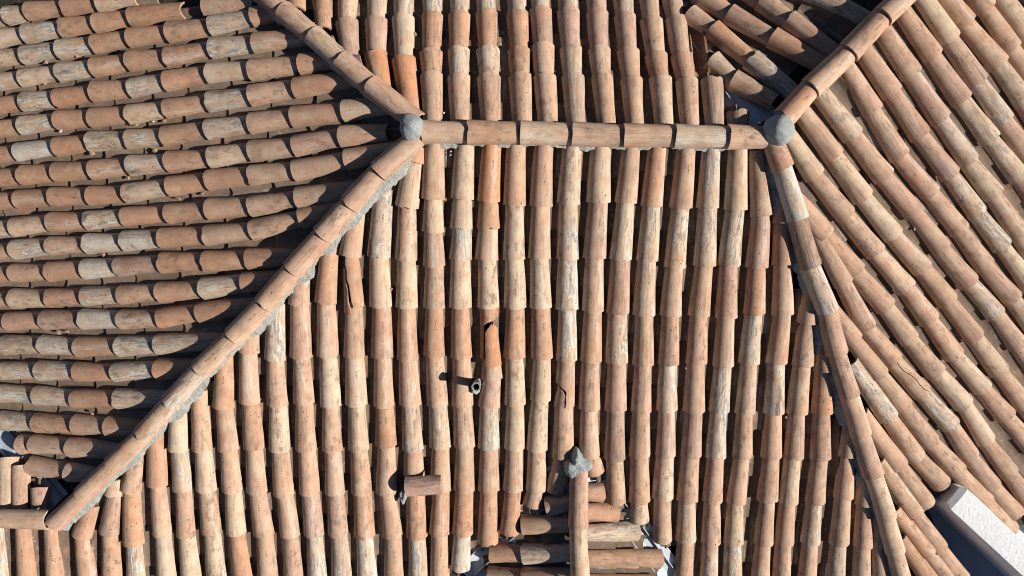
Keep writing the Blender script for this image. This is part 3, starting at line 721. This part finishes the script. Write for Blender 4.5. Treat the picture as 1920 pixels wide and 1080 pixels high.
# white parapet wall
par_e = empty('parapet_wall', Vector((0, 0, 0)))
tag(par_e, 'white stuccoed parapet wall running out from the eave', 'wall')
def at_depth(px, py, d): r = ray(px, py); return Vector((0, 0, CAMZ)) + r * d
WT = 6.20
tl, tr = at_depth(1781, 957, WT), at_depth(1815, 917, WT)
dr = Vector((0.735, -0.675, 0)).normalized()
bm = bmesh.new()
zb = TZ - 0.05
wv = []
for t in np.linspace(0, 2.6, 60):
    a, b_ = tl + dr * t, tr + dr * t
    jx = 0.004 * math.sin(t * 9) ; nrm = (b_ - a).normalized()
    ring = [Vector((a.x, a.y, zb)), a - Vector((0, 0, 0.03)) + nrm * jx, a + nrm * 0.012 + Vector((0, 0, 0.002 * math.sin(t * 13))),
            (a + b_) / 2 + Vector((0, 0, 0.008)), b_ - nrm * 0.012, b_ - Vector((0, 0, 0.03)) + nrm * jx, Vector((b_.x, b_.y, zb))]
    wv.append([bm.verts.new(v) for v in ring])
for r0, r1 in zip(wv, wv[1:]):
    for c in range(6): bm.faces.new((r0[c], r0[c + 1], r1[c + 1], r1[c]))
cap0 = [bm.verts.new(v.co - dr * 0.05 - Vector((0, 0, 0.03 if 0 < i < 6 else 0)) + ((wv[0][3].co - v.co) * 0.25 if i not in (0, 6) else Vector())) for i, v in enumerate(wv[0])]
for c in range(6): bm.faces.new((cap0[c], cap0[c + 1], wv[0][c + 1], wv[0][c]))
bm.faces.new(cap0[::-1]); bm.faces.new(wv[-1])
bmesh.ops.recalc_face_normals(bm, faces=bm.faces)
me = bpy.data.meshes.new('wall_body'); bm.to_mesh(me); bm.free(); me.materials.append(STUCCO)
me.polygons.foreach_set('use_smooth', [True] * len(me.polygons)); me.set_sharp_from_angle(angle=math.radians(24))
link('wall_body', me, par_e)

# ------------------------------------------------------------------ valley flashings
def flashing(label, p0, p1, na, nb, half=0.16, lift=-0.118, rib=True):
    """folded metal gutter from p0 to p1 between two slopes, with turned-up edges"""
    a = (p1 - p0); L = a.length; a.normalize()
    s = a.cross(Vector((0, 0, 1))).normalized()
    e = tag(empty('valley_flashing', p0), label, 'flashing', 'metal valley flashings')
    def slope(n): return -(s.x * n.x + s.y * n.y) / n.z
    prof = [(-half, half * 0 + (-half) * slope(na)), (0, 0), (half, half * slope(nb))]
    Vv = []
    for t in (0, L):
        for w, z in prof: Vv.append(a * t + s * w + Vector((0, 0, z + lift)))
        for w, z in prof: Vv.append(a * t + s * w + Vector((0, 0, z + lift - 0.004)))
    Fc = [(0, 1, 7, 6), (1, 2, 8, 7), (3, 9, 10, 4), (4, 10, 11, 5), (0, 6, 9, 3), (2, 5, 11, 8), (0, 3, 4, 1), (1, 4, 5, 2), (6, 7, 10, 9), (7, 8, 11, 10)]
    link('sheet', mesh_from('sheet', Vv, Fc, METAL, False), e)
    if rib:
        for sg, (w, z) in ((-1, prof[0]), (1, prof[2])):
            w2 = w * 0.52; z2 = z * 0.52 + lift
            b = [(-0.006, 0.001), (0.006, 0.001), (0.004, 0.030), (-0.004, 0.030)]
            Vv = [a * t + s * (w2 + q) + Vector((0, 0, z2 + h)) for t in (0, L) for q, h in b]
            Fc = [(0, 1, 2, 3), (7, 6, 5, 4), (0, 4, 5, 1), (1, 5, 6, 2), (2, 6, 7, 3), (3, 7, 4, 0)]
            link('edge_fold', mesh_from('edge_fold', Vv, Fc, METALD, False), e)
    return e
def vp(fa, fb, px, py): return (PL[fa].at(px, py) + PL[fb].at(px, py)) / 2
flashing('blue shaded valley flashing between the upper slope and the slanting ridge', vp('N', 'V', 1440, 222), vp('N', 'V', 1268, -30), PL['V'].n, PL['N'].n, 0.22)
flashing('white valley flashing on the right of the small gable', vp('S', 'DR', 1112, 893), vp('S', 'DR', 1275, 1110), PL['S'].n, PL['DR'].n, 0.15)
flashing('blue shaded valley flashing on the left of the small gable', vp('S', 'DL', 1055, 900), vp('S', 'DL', 868, 1085), PL['DL'].n, PL['S'].n, 0.15)
flashing('pale blue valley flashing at the lower left corner', vp('W', 'Q', 88, 955), vp('W', 'Q', -45, 785), PL['W'].n, PL['Q'].n, 0.17)

# ------------------------------------------------------------------ crosswise tile, vent pipe
e = tag(empty('vent_tile', PL['S'].at(792, 920)), 'reddish half-round tile lying crosswise over the columns as a vent cover', 'roof tile')
Pa, Pb = PL['S'].at(826, 917, 0.105), PL['S'].at(759, 922, 0.105)
d = tile_data(Pa, Pb, PL['S'].n, look='p', w0=0.089, w1=0.091, ext=0.0, drop=0.0, facet='S', chip=0, ang=84)
d['tint'][:, :3] = (0.44, 0.235, 0.185); d['par'][:] = (0.35, 0.35, 0.12); d['par2'][:] = (0, 0, 0.3)
tile_object('cover', d, e)
o = lump('bedding', Vector((0, 0, 0)), (0.03, 0.06, 0.04), 0.03, 2.0, CEMENT, 0.25); o.parent = e; o.location = PL['S'].at(757, 928, -0.05) - e.location
pe = tag(empty('vent_pipe', PL['S'].at(894, 716)), 'short galvanised vent pipe standing open between two tile columns', 'pipe')
def tube(c, ax, r0, r1, L, th, seg=24, wob=0.0):
    ax = ax.normalized(); u = ax.orthogonal().normalized(); v = ax.cross(u); Vv = []; Fc = []
    for rr, t in ((r0, 0), (r1, L), (r1 - th, L), (r0 - th, 0)):
        for i in range(seg):
            an = 2 * math.pi * i / seg; q = 1 + wob * math.sin(3 * an + t * 40)
            Vv.append(c + ax * t + (u * math.cos(an) + v * math.sin(an)) * rr * q)
    for k in range(4):
        for i in range(seg):
            Fc.append((k * seg + i, k * seg + (i + 1) % seg, ((k + 1) % 4) * seg + (i + 1) % seg, ((k + 1) % 4) * seg + i))
    return Vv, Fc
b0 = PL['S'].at(895, 718, -0.11) - pe.location
ax = Vector((0.02, 0.03, 1.0))
vv, fc = tube(b0, ax, 0.034, 0.034, 0.30, 0.009)
link('tube', mesh_from('tube', vv, fc, PIPEM, True, 50), pe)
vv, fc = tube(b0 + ax.normalized() * 0.285, ax, 0.036, 0.037, 0.020, 0.011, 24, 0.05)
link('rim', mesh_from('rim', vv, fc, plain_material('crusted_rim', (0.16, 0.15, 0.15), (0.38, 0.36, 0.36), 60.0, 1.0, 0.006), True, 60), pe)
o = lump('collar', Vector((0, 0, 0)), (0.045, 0.06, 0.06), 0.05, 6.0, CEMENT, 0.2); o.parent = pe; o.location = PL['S'].at(893, 724, -0.07) - pe.location

# ------------------------------------------------------------------ crumbs, shards, dry leaves lying on the roof
def crumb(name, fac, px, py, size, mat, label, cat, h=0.0, flat=0.5, seed=0):
    r = random.Random(seed + px * 31 + py)
    bm = bmesh.new()
    for i in range(16):
        v = Vector((r.gauss(0, 1), r.gauss(0, 1), r.gauss(0, 1))).normalized() * r.uniform(0.75, 1.0)
        bm.verts.new(Vector((v.x * size, v.y * size * r.uniform(0.6, 1.0), v.z * size * flat)))
    res = bmesh.ops.convex_hull(bm, input=bm.verts)
    bmesh.ops.delete(bm, geom=[g for g in res['geom_interior'] if isinstance(g, bmesh.types.BMVert)], context='VERTS')
    bmesh.ops.subdivide_edges(bm, edges=bm.edges, cuts=1, use_grid_fill=True)
    for v in bm.verts: v.co *= 1 + r.uniform(-0.08, 0.08)
    bmesh.ops.recalc_face_normals(bm, faces=bm.faces)
    me = bpy.data.meshes.new(name); bm.to_mesh(me); bm.free(); me.materials.append(mat)
    o = link(name, me, None, PL[fac].at(px, py, h) + PL[fac].n * size * flat * 0.6)
    o.rotation_euler = (PL[fac].n.orthogonal().x * 0, 0, r.uniform(0, 6))
    return tag(o, label, cat)
cr = [('N', 780, 135, .017, STONE, 'white mortar crumb in the dark gap right of the orange tile, upper slope'), ('N', 832, 212, .014, STONE, 'white crumb against the main ridge, near the left dome'),
      ('N', 938, 83, .009, STONE, 'tiny white crumb between columns high on the upper slope'),
      ('W', 115, 246, .020, STONE, 'speckled white crumb lying between tile rows, left slope'), ('W', 289, 228, .017, STONE, 'bluish white crumb beside dry debris, left slope'),
      ('S', 845, 284, .010, STONE, 'white crumb in the gap just below the main ridge'), ('S', 845, 291, .010, STONE, 'lower white crumb of the pair below the main ridge'),
      ('S', 1412, 325, .016, STONE, 'pale mortar chip in the gap near the right dome, uppermost'), ('S', 1411, 352, .017, STONE, 'pale mortar chip in the gap near the right dome, middle one'),
      ('S', 1410, 374, .018, SHARDM, 'ochre clay chip in the gap near the right dome, lowest'),
      ('S', 1286, 690, .011, STONE, 'white crumb wedged in a dark gap of the lower slope'), ('S', 1474, 782, .014, STONE, 'white crumb in a dark gap near the lower right hip'),
      ('E', 1787, 273, .019, STONE, 'pale chip standing between two columns, right slope'), ('W', 516, 272, .020, STONE, 'grey crumbs heaped between rows near the left dome')]
for i, (f, x, y, s, m_, lab) in enumerate(cr):
    crumb('mortar_crumb' if m_ is STONE else 'tile_shard', f, x, y, s, m_, lab, 'crumb' if m_ is STONE else 'shard', -0.075, 0.6, i)
sh = [('W', 88, 117, .024, 'tan clay shard between the second and third rows at far left', SHARDM), ('W', 146, 104, .026, 'flat broken clay shard lying in a channel, upper left', LEAFM), ('W', 85, 158, .022, 'curled dry leaf in a channel, upper left of the roof', LEAFM),
      ('W', 258, 234, .026, 'dry brown leaf litter clump in a channel, left slope', LEAFM), ('W', 310, 226, .022, 'brown crumbly debris right of the bluish crumb', LEAFM),
      ('W', 174, 288, .032, 'long orange clay shard poking from under a tile, left slope', SHARDM), ('W', 292, 284, .030, 'flat tan clay shard beside a tile lip, left slope', SHARDM), ('W', 241, 334, .022, 'small pale shard below the cream tile, left slope', SHARDM),
      ('W', 337, 373, .022, 'pale gravelly shard in a channel, mid left slope', SHARDM), ('W', 381, 363, .022, 'orange shard bridging a gap, mid left slope', SHARDM), ('W', 195, 478, .019, 'pink shard below the white streaked tiles, left slope', SHARDM),
      ('W', 112, 623, .026, 'tan shard of the pair in a channel, lower left, nearer the edge', SHARDM), ('W', 128, 622, .022, 'tan shard of the pair in a channel, lower left, nearer the hip', SHARDM), ('W', 174, 776, .020, 'pinkish shard near the foot of the left slope', SHARDM),
      ('N', 778, 65, .024, 'orange shard stuck beside a cream tile, upper slope', SHARDM), ('E', 1757, 330, .022, 'dark clay shard beside the pitted pinkish tile, right slope', SHARDM), ('E', 1714, 428, .022, 'pale shard beside a cream tile lip, right slope', SHARDM),
      ('E', 1737, 698, .018, 'small pale shard under the cracked tile, right slope', SHARDM), ('S', 734, 542, .018, 'orange shard beside the chipped tile below the left hip', SHARDM), ('S', 487, 748, .018, 'small orange shard standing in a gap of the lower slope', SHARDM)]
for i, (f, x, y, s, lab, m_) in enumerate(sh):
    crumb('tile_shard' if m_ is SHARDM else 'dry_leaf', f, x, y, s, m_, lab, 'shard' if m_ is SHARDM else 'leaf', -0.082, 0.45, i + 50)
print('own tiles', sum(1 for t in FIELD if t['own']), 'field', len(FIELD), 'in view', sum(1 for t in FIELD if t['area'] > 0))
